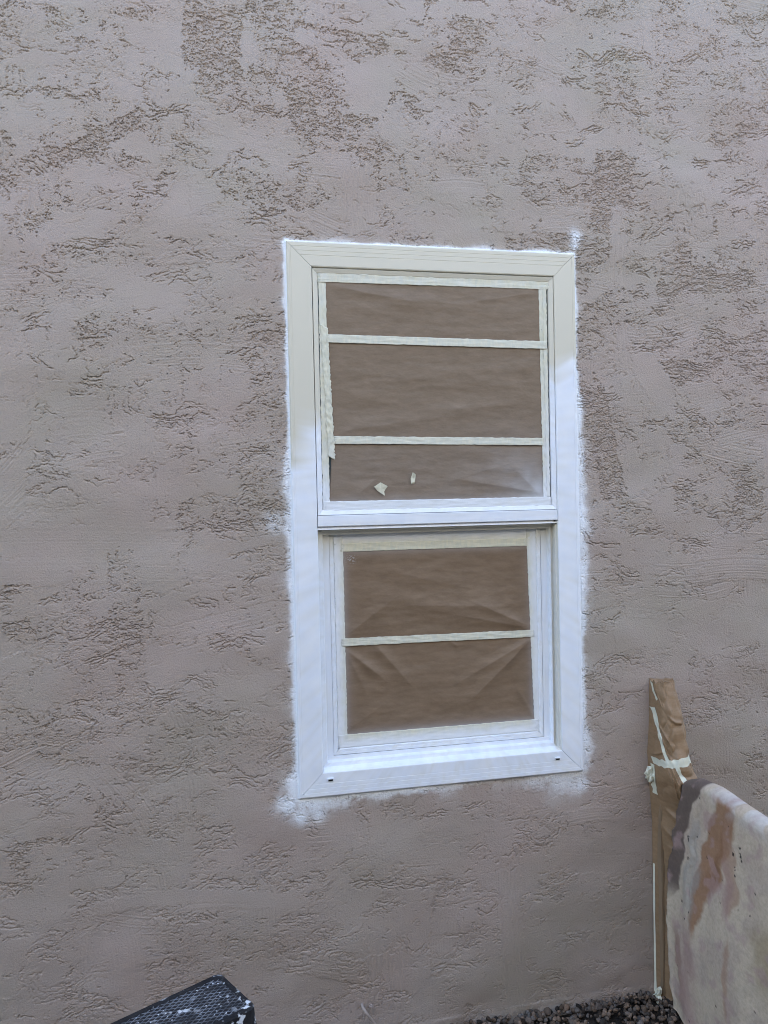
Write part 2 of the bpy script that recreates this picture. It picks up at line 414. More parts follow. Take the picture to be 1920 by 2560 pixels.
# lower sash
ls_abs = Vector((.46, .05, .85)); ls = empty('lower_sash', ls_abs-Vector(win.location)); ls.parent = win
SX0, SX1, SZ0, SZ1 = .1145, .8055, .8585, 1.5545
pl = [(0, .075), (0, .051), (.0012, .050), (.011, .0505), (.0125, .0525), (.0155, .0560), (.016, .075)]
plb = [(0, .075), (0, .051), (.0012, .050), (.0095, .050), (.0105, .0515), (.0115, .050), (.017, .050), (.0205, .0560), (.021, .075)]
ring2(SX0, SX1, SZ0, SZ1, dict(t=pl, b=plb, l=pl, r=pl), ls, ls_abs, ['sash_rail', 'sash_rail', 'sash_stile'], gap=.0003)
# drain track between channel and sash
bm = bmesh.new(); box(bm, IX0+.018, IX1-.018, .046, .052, LZ0+.004, SZ0-.0012); box(bm, IX0+.012, SX0-.0012, .0465, .060, SZ0-.0010, RZ0-.018); box(bm, SX1+.0012, IX1-.018, .050, .060, SZ0-.0010, RZ0-.018)
o = bm_obj('balance_cover', bm, MV, win); subdiv_obj(o, 10); set_spray(o)
# glass
MG = M('window_glass', .06, .5); MG.col((.10, .13, .14)); MG = MG.m
def pane(x0, x1, z0, z1, y, par, ab):
    bm = bmesh.new(); box(bm, x0, x1, y, y+.004, z0, z1); o = bm_obj('glass', bm, MG); reparent(o, par, ab)
pane(IX0+.010, IX1-.010, RZ1+.008, UZ1-.010, .0145, us, us_abs)
pane(SX0+.010, SX1-.010, SZ0+.012, SZ1-.010, .0610, ls, ls_abs)
# weep slot covers
MD = simple('slot_shade_black', (.01, .01, .01), .9)  # near-black block colour stands for the shade inside the weep slot
for x, z in ((.0955, .8035), (.829, .8010)):
    e = empty('weep_cover', Vector((x, 0, z))-Vector(win.location)); e.parent = win; ab = Vector((x, 0, z))
    bm = bmesh.new()
    box(bm, x-.0095, x+.0095, -.0045, .001, z+.0012, z+.0048, .0008)
    box(bm, x-.0095, x-.0070, -.0035, .001, z-.0042, z+.0012, .0006); box(bm, x+.0070, x+.0095, -.0035, .001, z-.0042, z+.0012, .0006)
    o = bm_obj('flap', bm, MV); reparent(o, e, ab); set_spray(o)
    bm = bmesh.new(); box(bm, x-.0069, x+.0069, -.0030, .001, z-.0040, z+.0008); o = bm_obj('slot', bm, MD); reparent(o, e, ab)

# ------------------------------------------------------------------ masking paper and tape
def sheet(name, P, nu, nv, mat, spray, parent=None, thick=.0004, smooth=True):
    """P(u, v) -> x, y, z on a nu x nv grid, closed with a back layer so it has thickness"""
    u, v = np.meshgrid(np.linspace(0, 1, nu), np.linspace(0, 1, nv))
    x, y, z = P(u, v); f = np.stack([x, y, z], -1).reshape(-1, 3)
    b = f.copy(); b[:, 1] += thick
    q = grid_quads(nu, nv); n = len(f)
    rim = list(range(nu))+[k*nu+nu-1 for k in range(1, nv)]+[(nv-1)*nu+k for k in range(nu-2, -1, -1)]+[k*nu for k in range(nv-2, 0, -1)]
    side = [(rim[(k+1) % len(rim)], rim[k], rim[k]+n, rim[(k+1) % len(rim)]+n) for k in range(len(rim))]
    me = np_mesh(name, np.concatenate([f, b]), np.concatenate([q, q[:, ::-1]+n, np.array(side)]))
    s = spray(x, z).ravel() if callable(spray) else np.full(n, spray)
    fattr(me, 'spray', np.concatenate([s, s]))
    return link_mesh(name, me, mat, parent, smooth)
def quad_pts(c):   # c: bl, br, tr, tl in (x, z)
    c = np.array(c, float)
    return lambda u, v: ((1-u)*(1-v)*c[0, 0]+u*(1-v)*c[1, 0]+u*v*c[2, 0]+(1-u)*v*c[3, 0], (1-u)*(1-v)*c[0, 1]+u*(1-v)*c[1, 1]+u*v*c[2, 1]+(1-u)*v*c[3, 1])
def ridge(x, z, x0, z0, ang, L, wdt, h, tail=0):
    a = (x-x0)*math.cos(ang)+(z-z0)*math.sin(ang); b = -(x-x0)*math.sin(ang)+(z-z0)*math.cos(ang)
    wd = wdt*(1+tail*np.clip(a/L, 0, 1))
    q = np.abs(b/wd); return h*(.45*np.exp(-q*1.6)+.55*np.exp(-q*q))*sst(-.02, .03, a)*sst(L, L*.45, a)
def paper(c, y, mat, spray, creases, label, amp=1., seed=0):
    Q = quad_pts(c)
    def P(u, v):
        x, z = Q(u, v)
        e = np.minimum(np.minimum(u, 1-u)*8, np.minimum(v, 1-v)*6); e = sst(0, 1, e)
        h = .0007*n3(x+seed, z, .35, .12)+.00045*n3(x, z+seed, .22, .055)+.00010*n1(x+seed, z, .05, .022)
        for cr in creases: h = h+1.4*ridge(x, z, *cr)
        return x, y-.0030-np.maximum(h*.75, -.0022)*amp*(.25+.75*e), z
    o = sheet('masking_paper', P, 200, 130, mat, spray)
    return tag(o, label, 'masking paper', 'brown masking paper taped over the window glass')
sp_none = lambda x, z: 0*x
def sp_up(x, z):
    a = .55*np.exp(-(((x-.80)/.075)**2+((z-1.655)/.06)**2))+.22*np.exp(-((z-1.632)/.018)**2)+.10*np.exp(-(((x-.72)/.13)**2+((z-1.72)/.10)**2))+.05*sst(2.0, 1.7, z)
    return np.clip(a*(.85+.10*n3(x, z, .08)), 0, 1)
def sp_lo(x, z):
    d = np.minimum(np.minimum(x-.155, .775-x), np.minimum(z-.917, 1.49-z))
    a = .32*np.exp(-np.clip(d, 0, 1)/.010)+.6*sst(.75, 1.3, n2(x, z, .008))*np.exp(-(((x-.182)/.014)**2+((z-1.462)/.014)**2))
    return np.clip(a, 0, 1)
yu = .0115; yl = .0585
R_ = math.radians
paper([(.112, 2.128), (.806, 2.122), (.806, 2.309), (.112, 2.309)], yu, MP1, sp_up, [(.13, 2.290, R_(-9), .34, .018, .0030), (.79, 2.292, R_(190), .3, .016, .0025), (.3, 2.255, R_(-2), .4, .02, .0016)],
      'short sheet of brown masking paper at the very top of the upper pane', seed=1)
paper([(.127, 1.826), (.803, 1.818), (.811, 2.127), (.113, 2.131)], yu+.0006, MP1, sp_up, [(.13, 1.85, R_(8), .5, .02, .0022), (.5, 1.92, R_(4), .3, .018, .0018), (.2, 2.03, R_(-5), .4, .02, .0014)],
      'tall middle masking sheet between the two tape bands across the upper pane', seed=2)
paper([(.112, 1.636), (.808, 1.634), (.806, 1.824), (.126, 1.828)], yu+.0012, MP1, sp_up, [(.79, 1.648, R_(135), .16, .012, .004, 1.5), (.79, 1.655, R_(170), .35, .015, .003), (.20, 1.66, R_(40), .12, .012, .002), (.5, 1.70, R_(15), .25, .02, .002)],
      'hazed lowest masking sheet on the upper pane, two tape scraps stuck on it', seed=3)
paper([(.150, 1.203), (.774, 1.198), (.764, 1.496), (.151, 1.499)], yl, MP2, sp_lo, [(.765, 1.222, R_(155), .30, .012, .0060, 2.0), (.765, 1.216, R_(167), .40, .016, .0050, 1.5), (.16, 1.225, R_(35), .28, .020, .0050, 1.5), (.35, 1.31, R_(-3), .4, .035, .0050), (.3, 1.42, R_(-14), .5, .03, .0028)],
      'upper brown masking sheet on the lower pane, creased towards its bottom corners', amp=1.25, seed=4)
paper([(.151, .914), (.781, .912), (.776, 1.200), (.150, 1.206)], yl+.0008, MP2, sp_lo, [(.765, 1.180, R_(222), .36, .012, .0070, 2.2), (.762, 1.178, R_(207), .35, .012, .0050, 2.0), (.163, 1.180, R_(-40), .20, .008, .0060, 2.2), (.16, 1.175, R_(-65), .18, .008, .0040, 2.0), (.25, 1.195, R_(-50), .25, .014, .0050, 1.5), (.49, 1.195, R_(-40), .05, .004, .004, 1.), (.775, .925, R_(120), .14, .006, .004, 1.5), (.16, .935, R_(30), .2, .016, .004, 1.5)],
      'lower brown masking sheet on the lower pane with long diagonal folds', amp=1.25, seed=5)

TG = 'masking tape strips on the window'
def tape(c, y, spray, label, group=TG, wr=.0004, nu=60, nv=16, rag=.0006):
    Q = quad_pts(c); sd = c[0][0]*7+c[0][1]*3
    def P(u, v):
        x, z = Q(u, v)
        ru = sst(.03, 0, np.minimum(u, 1-u)); rv = sst(.12, 0, np.minimum(v, 1-v))
        x = x+rag*n2(x+sd, z, .008)*ru; z = z+rag*n2(x, z+sd, .03)*rv*.8
        return x, y-.0006-wr*(1+n1(x+sd, z, .02, .02)), z
    o = sheet('masking_tape', P, nu, nv, MT, spray, thick=.0003)
    return tag(o, label, 'masking tape', group)
def st_up(x, z): 
    a = .9*sst(1.72, 1.63, z)+.75*sst(2.10, 1.75, z)*sst(.788, .822, x)+.75*sst(1.86, 1.60, z)*sst(.125, .098, x)+.12
    return np.clip(a+.08*n1(x, z, .06), 0, 1)
def st_lo(x, z):
    d = np.minimum(np.minimum(x-.127, .795-x), np.minimum((z-.878)*1.0, (1.548-z)*1.1))
    a = sst(.046, .004, d+.002*n3(x, z, .06))*.95+.08
    return np.clip(a, 0, 1)
yt = yu-.0040
tape([(.0915, 2.300), (.834, 2.302), (.834, 2.3285), (.0915, 2.3265)], yt, st_up, 'long top tape strip along the upper edge of the upper pane')
tape([(.0925, 1.615), (.1135, 1.615), (.1165, 2.312), (.0945, 2.312)], yt+.0008, st_up, 'vertical tape strip down the left side of the upper pane', nu=14, nv=100)
tape([(.113, 1.778), (.1325, 1.768), (.1195, 2.163), (.097, 2.175)], yt-.0010, lambda x, z: .08+0*x+.3*sst(1.86, 1.76, z), 'leaning torn tape strip with a pointed end on the left of the upper pane', nu=14, nv=80, rag=.0012, wr=.0007)
tape([(.801, 1.632), (.820, 1.620), (.817, 2.322), (.797, 2.306)], yt+.0010, st_up, 'vertical tape strip down the right side of the upper pane, next to the brown paper', nu=14, nv=100)
tape([(.8125, 1.640), (.8235, 1.640), (.8225, 2.316), (.8095, 2.312)], yt-.0002, lambda x, z: np.clip(st_up(x, z)*.8, 0, 1), 'narrow yellower tape strip overlapping the right-hand tape of the upper pane', nu=14, nv=100)
tape([(.112, 2.1195), (.8205, 2.1125), (.8215, 2.1370), (.112, 2.1440)], yt-.0014, lambda x, z: .14+0*x, 'upper of the two horizontal tape bands across the upper pane')
tape([(.130, 1.8155), (.8015, 1.8065), (.8015, 1.8295), (.130, 1.8385)], yt-.0014, lambda x, z: .16+0*x, 'lower of the two horizontal tape bands across the upper pane')
tape([(.0935, 1.6125), (.826, 1.6125), (.826, 1.6420), (.0935, 1.6420)], yt-.0004, st_up, 'white-sprayed tape strip along the bottom of the upper pane')
ytl = yl-.0042
tape([(.150, 1.486), (.760, 1.484), (.760, 1.509), (.150, 1.512)], ytl, st_lo, 'tape strip along the top edge of the brown paper on the lower pane')
tape([(.130, 1.508), (.790, 1.504), (.790, 1.540), (.130, 1.540)], ytl+.0010, lambda x, z: np.clip(st_lo(x, z)+.35, 0, 1), 'white-dusted tape strip just above the top paper tape of the lower pane')
tape([(.1290, .880), (.1585, .880), (.1575, 1.535), (.1290, 1.535)], ytl+.0003, st_lo, 'vertical tape strip down the left side of the lower pane', nu=14, nv=100)
tape([(.776, .880), (.7915, .880), (.7915, 1.537), (.7585, 1.537)], ytl+.0003, st_lo, 'vertical tape strip down the right side of the lower pane', nu=14, nv=100)
tape([(.130, .8785), (.791, .8785), (.791, .917), (.130, .919)], ytl-.0004, st_lo, 'tape strip along the bottom of the brown paper on the lower pane')
tape([(.146, 1.1935), (.779, 1.1870), (.779, 1.2100), (.146, 1.2180)], ytl-.0014, lambda x, z: st_lo(x, z)*.7+.06, 'slightly slanted tape band across the middle of the lower pane', wr=.0007)
def scrap(pts2, c, y, curl, label):
    bm = bmesh.new(); 
    vs = [bm.verts.new((c[0]+px, y-.003-cy, c[1]+pz)) for px, pz, cy in pts2]
    ctr = bm.verts.new((c[0]+sum(p[0] for p in pts2)/len(pts2), y-.0045, c[1]+sum(p[1] for p in pts2)/len(pts2)))
    for k in range(len(vs)): bm.faces.new((vs[k], vs[(k+1) % len(vs)], ctr))
    r = bmesh.ops.extrude_face_region(bm, geom=bm.faces[:]); 
    for v in r['geom']:
        if isinstance(v, bmesh.types.BMVert): v.co.y += .0006
    bmesh.ops.recalc_face_normals(bm, faces=bm.faces)
    if curl:
        v2 = [bm.verts.new((c[0]+px, y-.004-cy, c[1]+pz)) for px, pz, cy in curl]
        bm.faces.new(v2)
    o = bm_obj('tape_scrap', bm, MT); fattr(o.data, 'spray', np.full(len(o.data.vertices), .02))
    return tag(o, label, 'tape scrap', 'torn tape scraps stuck on the upper pane')
scrap([(-.0215, .004, .004), (-.001, .017, .002), (.021, .005, .004), (.013, -.006, .001), (.0095, -.0125, .001), (-.010, -.009, .001)], (.271, 1.680), yu-.0035,
      [(-.010, -.009, .001), (.0095, -.0125, .004), (.011, -.024, .005)], 'broad torn tape scrap with a folded corner, the lower left of the two')
scrap([(-.008, .0, .004), (-.0015, .0185, .006), (.008, .0115, .004), (.0085, .004, .001), (.004, -.0165, .002), (-.0075, -.018, .005)], (.3725, 1.708), yu-.0035,
      [(-.0075, -.018, .005), (.004, -.0165, .002), (.003, -.0125, .008), (-.006, -.0135, .008)], 'narrow upright curled tape scrap, the upper right of the two')

# ------------------------------------------------------------------ wrapped post against the wall
def kraft_wrap():
    e = empty('wrapped_post', (1.20, -.03, 0)); tag(e, 'post against the wall wrapped in crumpled brown kraft paper and bound with tape', 'post')
    zt = np.array([-.06, -.02, .0, .25, .55, .68, .735, .79, .86, .93, 1.0, 1.035])
    dep = np.array([.115, .105, .085, .080, .098, .122, .138, .118, .100, .088, .062, .052])      # reach out from the wall
    xl = np.array([1.135, 1.160, 1.164, 1.164, 1.166, 1.158, 1.156, 1.152, 1.158, 1.162, 1.162, 1.164])
    xr = np.array([1.24, 1.24, 1.24, 1.24, 1.24, 1.25, 1.26, 1.245, 1.235, 1.235, 1.228, 1.220])
    na, nz = 150, 420
    zz = np.linspace(-.06, 1.035, nz); a = np.linspace(0, 1, na)
    A, Z = np.meshgrid(a, zz)
    D = np.interp(Z, zt, dep); XL = np.interp(Z, zt, xl); XR = np.interp(Z, zt, xr)
    # path: wall-left -> out along the left face -> rounded nose -> back along the right face
    th = A*math.pi
    cxn = np.sign(np.cos(th))*np.abs(np.cos(th))**.55; syn = np.abs(np.sin(th))**.55
    X = (XL+XR)/2-cxn*(XR-XL)/2; Y = .010-syn*(D+.010)
    s = A*.3
    cr = .0016*n3(s, Z, .2, .25)+.0038*np.abs(n3(s, Z, .12, .10))*sst(.5, .75, Z)+.0003*n1(s, Z, .12, .30)
    def fold(a0, z0, ang, L, wd, h, tail=1.): return ridge(s, Z, a0*.3, z0, R_(ang), L, wd*.8, h*1.7, tail)
    cr = cr+.0020*np.abs(n3(s+2, Z, .16, .22))
    for f in ((.08, .905, -38, .14, .006, .006), (.12, .870, -50, .12, .006, .006), (.35, .93, -20, .08, .005, .005), (.18, .84, -30, .1, .006, -.005), (.05, .80, 30, .06, .004, .006), (.30, .775, -80, .12, .007, .007, .6),
              (.22, .775, -75, .14, .007, .006), (.38, .77, -100, .10, .006, .005), (.10, .62, -25, .16, .010, .006), (.06, .56, -35, .22, .013, .005), (.35, .66, -70, .2, .01, .006), (.15, .99, -60, .06, .005, .004), (.1, .50, -12, .2, .012, .003)):
        cr = cr+fold(*f)
    nx_, ny_ = X-(XL+XR)/2, Y; nl = np.hypot(nx_, ny_)+1e-6
    wgt = sst(0, .06, A)*sst(0, .06, 1-A)
    X = X+.034*syn*sst(.76, .60, Z)+nx_/nl*cr*wgt; Y = Y+ny_/nl*cr*wgt
    Zj = Z+.004*n1(s, Z*0, .05)*sst(1.0, 1.035, Z)
    co_ = np.stack([X, Y, Zj], -1).reshape(-1, 3); q = grid_quads(na, nz)
    # cap: fold the top shut
    top0 = (nz-1)*na; cen = len(co_)
    co_ = np.vstack([co_, [[1.195, -.012, 1.040]]])
    q = np.vstack([q, [(top0+k, top0+k+1, cen, cen) for k in range(0)] or np.zeros((0, 4), int)])
    me = np_mesh('paper_wrap', co_, q)
    fattr(me, 'spray', np.zeros(len(co_)))
    o = link_mesh('paper_wrap', me, MP3, e, True)
    bm = bmesh.new(); vs = [bm.verts.new(co_[top0+k]) for k in range(0, na, 3)]; c = bm.verts.new((1.195, -.015, 1.036))
    for k in range(len(vs)-1): bm.faces.new((vs[k], vs[k+1], c))
    o = bm_obj('folded_top', bm, MP3, e, True); fattr(o.data, 'spray', np.zeros(len(o.data.vertices)))
    # tape follows the wrap surface: (a, z) path
    def surf(a_, z_):
        ia = np.clip(a_, 0, 1)*(na-1); iz = np.clip((z_+.06)/1.095, 0, 1)*(nz-1)
        i0 = np.clip(ia.astype(int), 0, na-2); j0 = np.clip(iz.astype(int), 0, nz-2); fa = ia-i0; fz = iz-j0
        g = co_[:-1].reshape(nz, na, 3)
        return ((g[j0, i0]*(1-fa)[..., None]+g[j0, i0+1]*fa[..., None])*(1-fz)[..., None]+(g[j0+1, i0]*(1-fa)[..., None]+g[j0+1, i0+1]*fa[..., None])*fz[..., None])
    def wtape(path, wdt, nu=60, nv=8, name='tape'):
        path = np.array(path, float); t = np.linspace(0, len(path)-1, nu)
        pa = np.interp(t, range(len(path)), path[:, 0]); pz = np.interp(t, range(len(path)), path[:, 1])
        da = np.gradient(pa)*.28; dz = np.gradient(pz); L = np.hypot(da, dz)+1e-9
        na_ = -dz/L/.28; nz_ = da/L
        v = np.linspace(-.5, .5, nv)[:, None]*wdt*(1+.12*n1(t[None]*.05+path[0, 1], 0*t[None], .05))
        p = surf(pa[None]+v*na_[None], pz[None]+v*nz_[None])
        out = p-np.array([1.20, 0, 0]); out[..., 2] = 0; out /= np.linalg.norm(out, axis=-1, keepdims=True)+1e-9
        f = (p+out*.0016).reshape(-1, 3); b = (p+out*.0011).reshape(-1, 3)
        q = grid_quads(nu, nv)
        me = np_mesh(name, np.concatenate([f, b]), np.concatenate([q, q[:, ::-1]+len(f)])); fattr(me, 'spray', np.full(2*len(f), .05))
        return link_mesh(name, me, MT, e, True)
    wtape([(.02, .775), (.15, .782), (.35, .790), (.55, .800), (.68, .80)], .024)
    wtape([(.03, .945), (.08, .90), (.13, .86), (.20, .815), (.27, .788)], .016)
    wtape([(.40, .785), (.46, .74), (.53, .69), (.58, .65)], .020)
    wtape([(.004, .42), (.004, .2), (.004, .0)], .0012)
    wtape([(.02, .76), (.02, .70), (.02, .66)], .008)
    wtape([(.03, 1.033), (.07, 1.00), (.12, .975)], .012)
    # loose crumpled tape ends
    rng = np.random.default_rng(5)
    for c, r, sz in (((1.152, -.012, .722), .016, (1., .8, 1.2)), ((1.158, -.022, -.005), .014, (.8, 1., 1.5))):
        bm = bmesh.new(); bmesh.ops.create_icosphere(bm, subdivisions=3, radius=r)
        for v in bm.verts:
            k = 1+.35*float(n2(v.co.x*1.+c[2], v.co.z+v.co.y, .03)); v.co = Vector((v.co.x*sz[0]*k, v.co.y*sz[1]*k, v.co.z*sz[2]*k))+Vector(c)
        o = bm_obj('loose_tape_end', bm, MT, e); fattr(o.data, 'spray', np.full(len(o.data.vertices), .05))
    # the timber inside
    bm = bmesh.new(); box(bm, 1.172, 1.222, -.035, .008, .0, 1.01, .002)
    bm_obj('timber', bm, simple('timber', (.25, .17, .10)), e)
MP3 = mat_paper('kraft_wrap_paper', (.235, .146, .074), (.295, .188, .104))
kraft_wrap()

# ------------------------------------------------------------------ drop cloth over the low fence
def drop_cloth():
    ns, nt_ = 420, 520
    u = np.linspace(0, 1, ns); v = np.linspace(0, 1, nt_)
    U, V = np.meshgrid(u, v)
    # profile across the fence: right side low -> over the top -> left side down to the ground
    T = V*1.36
    hd = .50     # length hanging on the far side
    rad = .030
    zt = .785
    arc = math.pi*rad
    ph = np.clip((T-hd)/arc, 0, 1)*math.pi
    X = 1.208+rad*np.cos(ph); Z = zt-rad+rad*np.sin(ph)
    Z = np.where(T < hd, zt-rad-(hd-T), Z); Z = np.where(T > hd+arc, zt-rad-(T-hd-arc), Z)
    down = np.clip(T-hd-arc, 0, None)
    Z = np.where(Z < .006, .006, Z)
    edge = np.interp(Z, [-.06, .0, .10, .25, .40, .55, .66, .74, .79], [-.122, -.104, -.074, -.066, -.076, -.094, -.116, -.142, -.150])
    edge = edge+.004*n1(Z, Z*0, .12)
    Lc = 1.55
    Y = edge-U*Lc
    s = U*Lc
    flare = down*.03
    X = X-np.where(T > hd+arc, flare, 0)
    f = 0
    lean = np.clip(down/.12, 0, 1)
    f = f+.0035*np.exp(-((s-.085-down*.02)/.020)**2)*sst(0, .06, down)*sst(.6, .3, down)
    f = f-.0050*np.exp(-((s-.103-down*.02)/.007)**2)*sst(0, .1, down)*sst(.5, .3, down)
    f = f+.004*np.exp(-((s-.065)/.03)**2)*sst(.35, .5, down)
    f = f+.009*n4(s, Z, .45, 1.5)*lean+.0022*n4(s, Z, .12, .5)*lean
    f = f+.012*sst(.02, .0, s)*lean*.3
    f = f+.004*np.exp(-((s-.16+.12*(down-.3))/.03)**2)*sst(.3, .5, down)
    X = X-f
    Z = Z-.010*s*(T < hd+arc+.2)*0+.001*n3(s, s*0, .3)
    # top line dips a touch as it leaves the wall
    Z = Z+np.interp(s, [0, .05, .14, .4, 1.6], [-.038, -.016, -.008, -.022, -.03])*sst(.4, .75, Z)
    co_ = np.stack([X, Y, Z], -1).reshape(-1, 3)
    q = grid_quads(ns, nt_)
    # stains: colour of the cloth itself
    base = np.array([.59, .485, .355]); C = np.ones(U.shape+(3,))*base
    m = sst(-.6, 1.2, n1(s, Z, .25))[..., None]; C = C*(1-m*.5)+np.array([.46, .36, .29])*m*.5
    m = sst(-.3, 1.2, n2(s, Z, .03))[..., None]; C = C*(1-.10*m)
    left = (T > hd)
    def blend(mask, c, k):
        nonlocal C
        mm = (np.clip(mask, 0, 1)*k)[..., None]; C = C*(1-mm)+np.array(c)*mm
    jag = .008*n3(s, Z, .08, .16)+.0015*n1(s, Z, .02, .04)
    # dark mauve band along the edge
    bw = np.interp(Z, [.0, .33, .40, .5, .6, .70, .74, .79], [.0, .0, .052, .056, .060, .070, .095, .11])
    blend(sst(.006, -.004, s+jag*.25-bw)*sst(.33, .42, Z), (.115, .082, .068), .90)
    # red-brown stain
    c0 = np.interp(Z, [.30, .38, .5, .6, .7, .78], [.140, .155, .180, .205, .210, .205]); wd = np.interp(Z, [.27, .34, .44, .52, .62, .70, .775], [.0, .018, .030, .052, .052, .045, .030])
    blend(sst(.012, -.006, np.abs(s-c0)+jag*.7-wd)*sst(.27, .33, Z)*sst(.785, .76, Z), (.31, .160, .080), .85)
    blend(sst(.010, -.006, np.abs(s-c0-.020)+jag*.7-wd*.35)*sst(.45, .5, Z), (.25, .120, .060), .5)
    blend(sst(.012, -.006, np.abs(s-np.interp(Z, [.44, .5, .6, .68], [.31, .30, .262, .23]))+jag*.7-np.interp(Z, [.43, .5, .6, .68], [.0, .018, .030, .01])), (.38, .23, .15), .65)
    blend(sst(.02, -.01, np.abs(s-.265-.25*(.55-Z))+jag-.012)*sst(.40, .46, Z)*sst(.62, .56, Z), (.40, .26, .22), .7)
    blend(sst(.012, -.006, np.abs(s-.045-.10*(.4-Z))+jag-.014)*sst(.0, .1, Z)*sst(.30, .22, Z), (.33, .20, .14), .8)
    blend(sst(.03, -.02, np.abs(s-.10)+jag-.035)*sst(-.02, .05, Z)*sst(.36, .25, Z), (.42, .29, .24), .8)
    blend(sst(.05, -.03, np.abs(s-.48)+jag*2-.05)*sst(.28, .36, Z)*sst(.52, .46, Z), (.34, .25, .12), .5)
    blend(sst(.02, -.01, np.abs(s-.105)+jag-.02)*sst(.30, .40, Z)*sst(.68, .60, Z), (.36, .33, .29), .6)
    # light top edge, faint pink rubs
    blend(sst(.70, .77, Z)*sst(.10, .2, s)*sst(-.5, .5, n1(s, Z, .2)+.6), (.62, .60, .57), .6)
    blend(sst(.6, 1.8, n1(s+3, Z, .12))*left, (.44, .30, .27), .5)
    rng = np.random.default_rng(8)
    sy = s; 
    for k in range(110):
        ps, pz = rng.uniform(.03, 1.3), rng.uniform(.02, .76); r = rng.choice([.0014, .002, .003, .0045], p=[.4, .3, .2, .1])
        blend(sst(1.3, .8, np.hypot((s-ps)/1., (Z-pz))/r)*left, (.03, .022, .02), .9)
    for ps, pz, r in ((.300, .655, .004), (.303, .640, .0035), (.306, .632, .004), (.308, .622, .003), (.272, .625, .004), (.300, .585, .0025), (.304, .570, .003), (.292, .592, .002), (.080, .585, .005), (.084, .575, .004), (.078, .520, .005), (.170, .56, .003)):
        blend(sst(1.3, .7, np.hypot(s-ps, Z-pz)/r+.3*n2(s, Z, .004))*left, (.02, .015, .015), .95)
    # hem: doubled edge
    blend(np.exp(-((s-.0125)/.0007)**2)*left, (.25, .2, .17), .7)
    me = np_mesh('drop_cloth', co_, q); cattr(me, 'stain', C.reshape(-1, 3))
    o = link_mesh('drop_cloth', me, None, smooth=True)
    m = M('canvas', .85, .15); c = m.attr('stain', 0)
    c = m.mix(m.ramp(m.noise(m.pos(), 90, 4, .7), [(.35, 0), (.7, .5)]), c, m.mix(1., c, (.72, .70, .68), 'MULTIPLY'))
    m.col(c); m.bump(m.noise(m.pos(), 500, 3), .0008, .7); o.data.materials.append(m.m)
    md = o.modifiers.new('s', 'SOLIDIFY'); md.thickness = .0015; md.offset = 1
    tag(o, 'stained off-white canvas drop cloth hanging over the low fence beside the wrapped post', 'drop cloth')
drop_cloth()
fe = empty('low_fence', (1.232, -.2, 0)); tag(fe, 'low wooden fence hidden under the paint-stained canvas cloth', 'fence')
MF = simple('fence_wood', (.22, .15, .09), .8, .2)
bm = bmesh.new(); box(bm, 1.205, 1.259, -1.72, -.13, .66, .705, .003); bm_obj('rail', bm, MF, fe)
bm = bmesh.new(); box(bm, 1.205, 1.259, -1.72, -.13, .10, .145, .003); bm_obj('rail', bm, MF, fe)
for k in range(11):
    bm = bmesh.new(); y = -.165-k*.148; box(bm, 1.226, 1.244, y-.06, y+.03, .03, .715, .003); bm_obj('board', bm, MF, fe)
for y in (-.9, -1.70):
    bm = bmesh.new(); box(bm, 1.262, 1.275, y-.04, y+.04, -.05, .71, .003); bm_obj('post', bm, MF, fe)

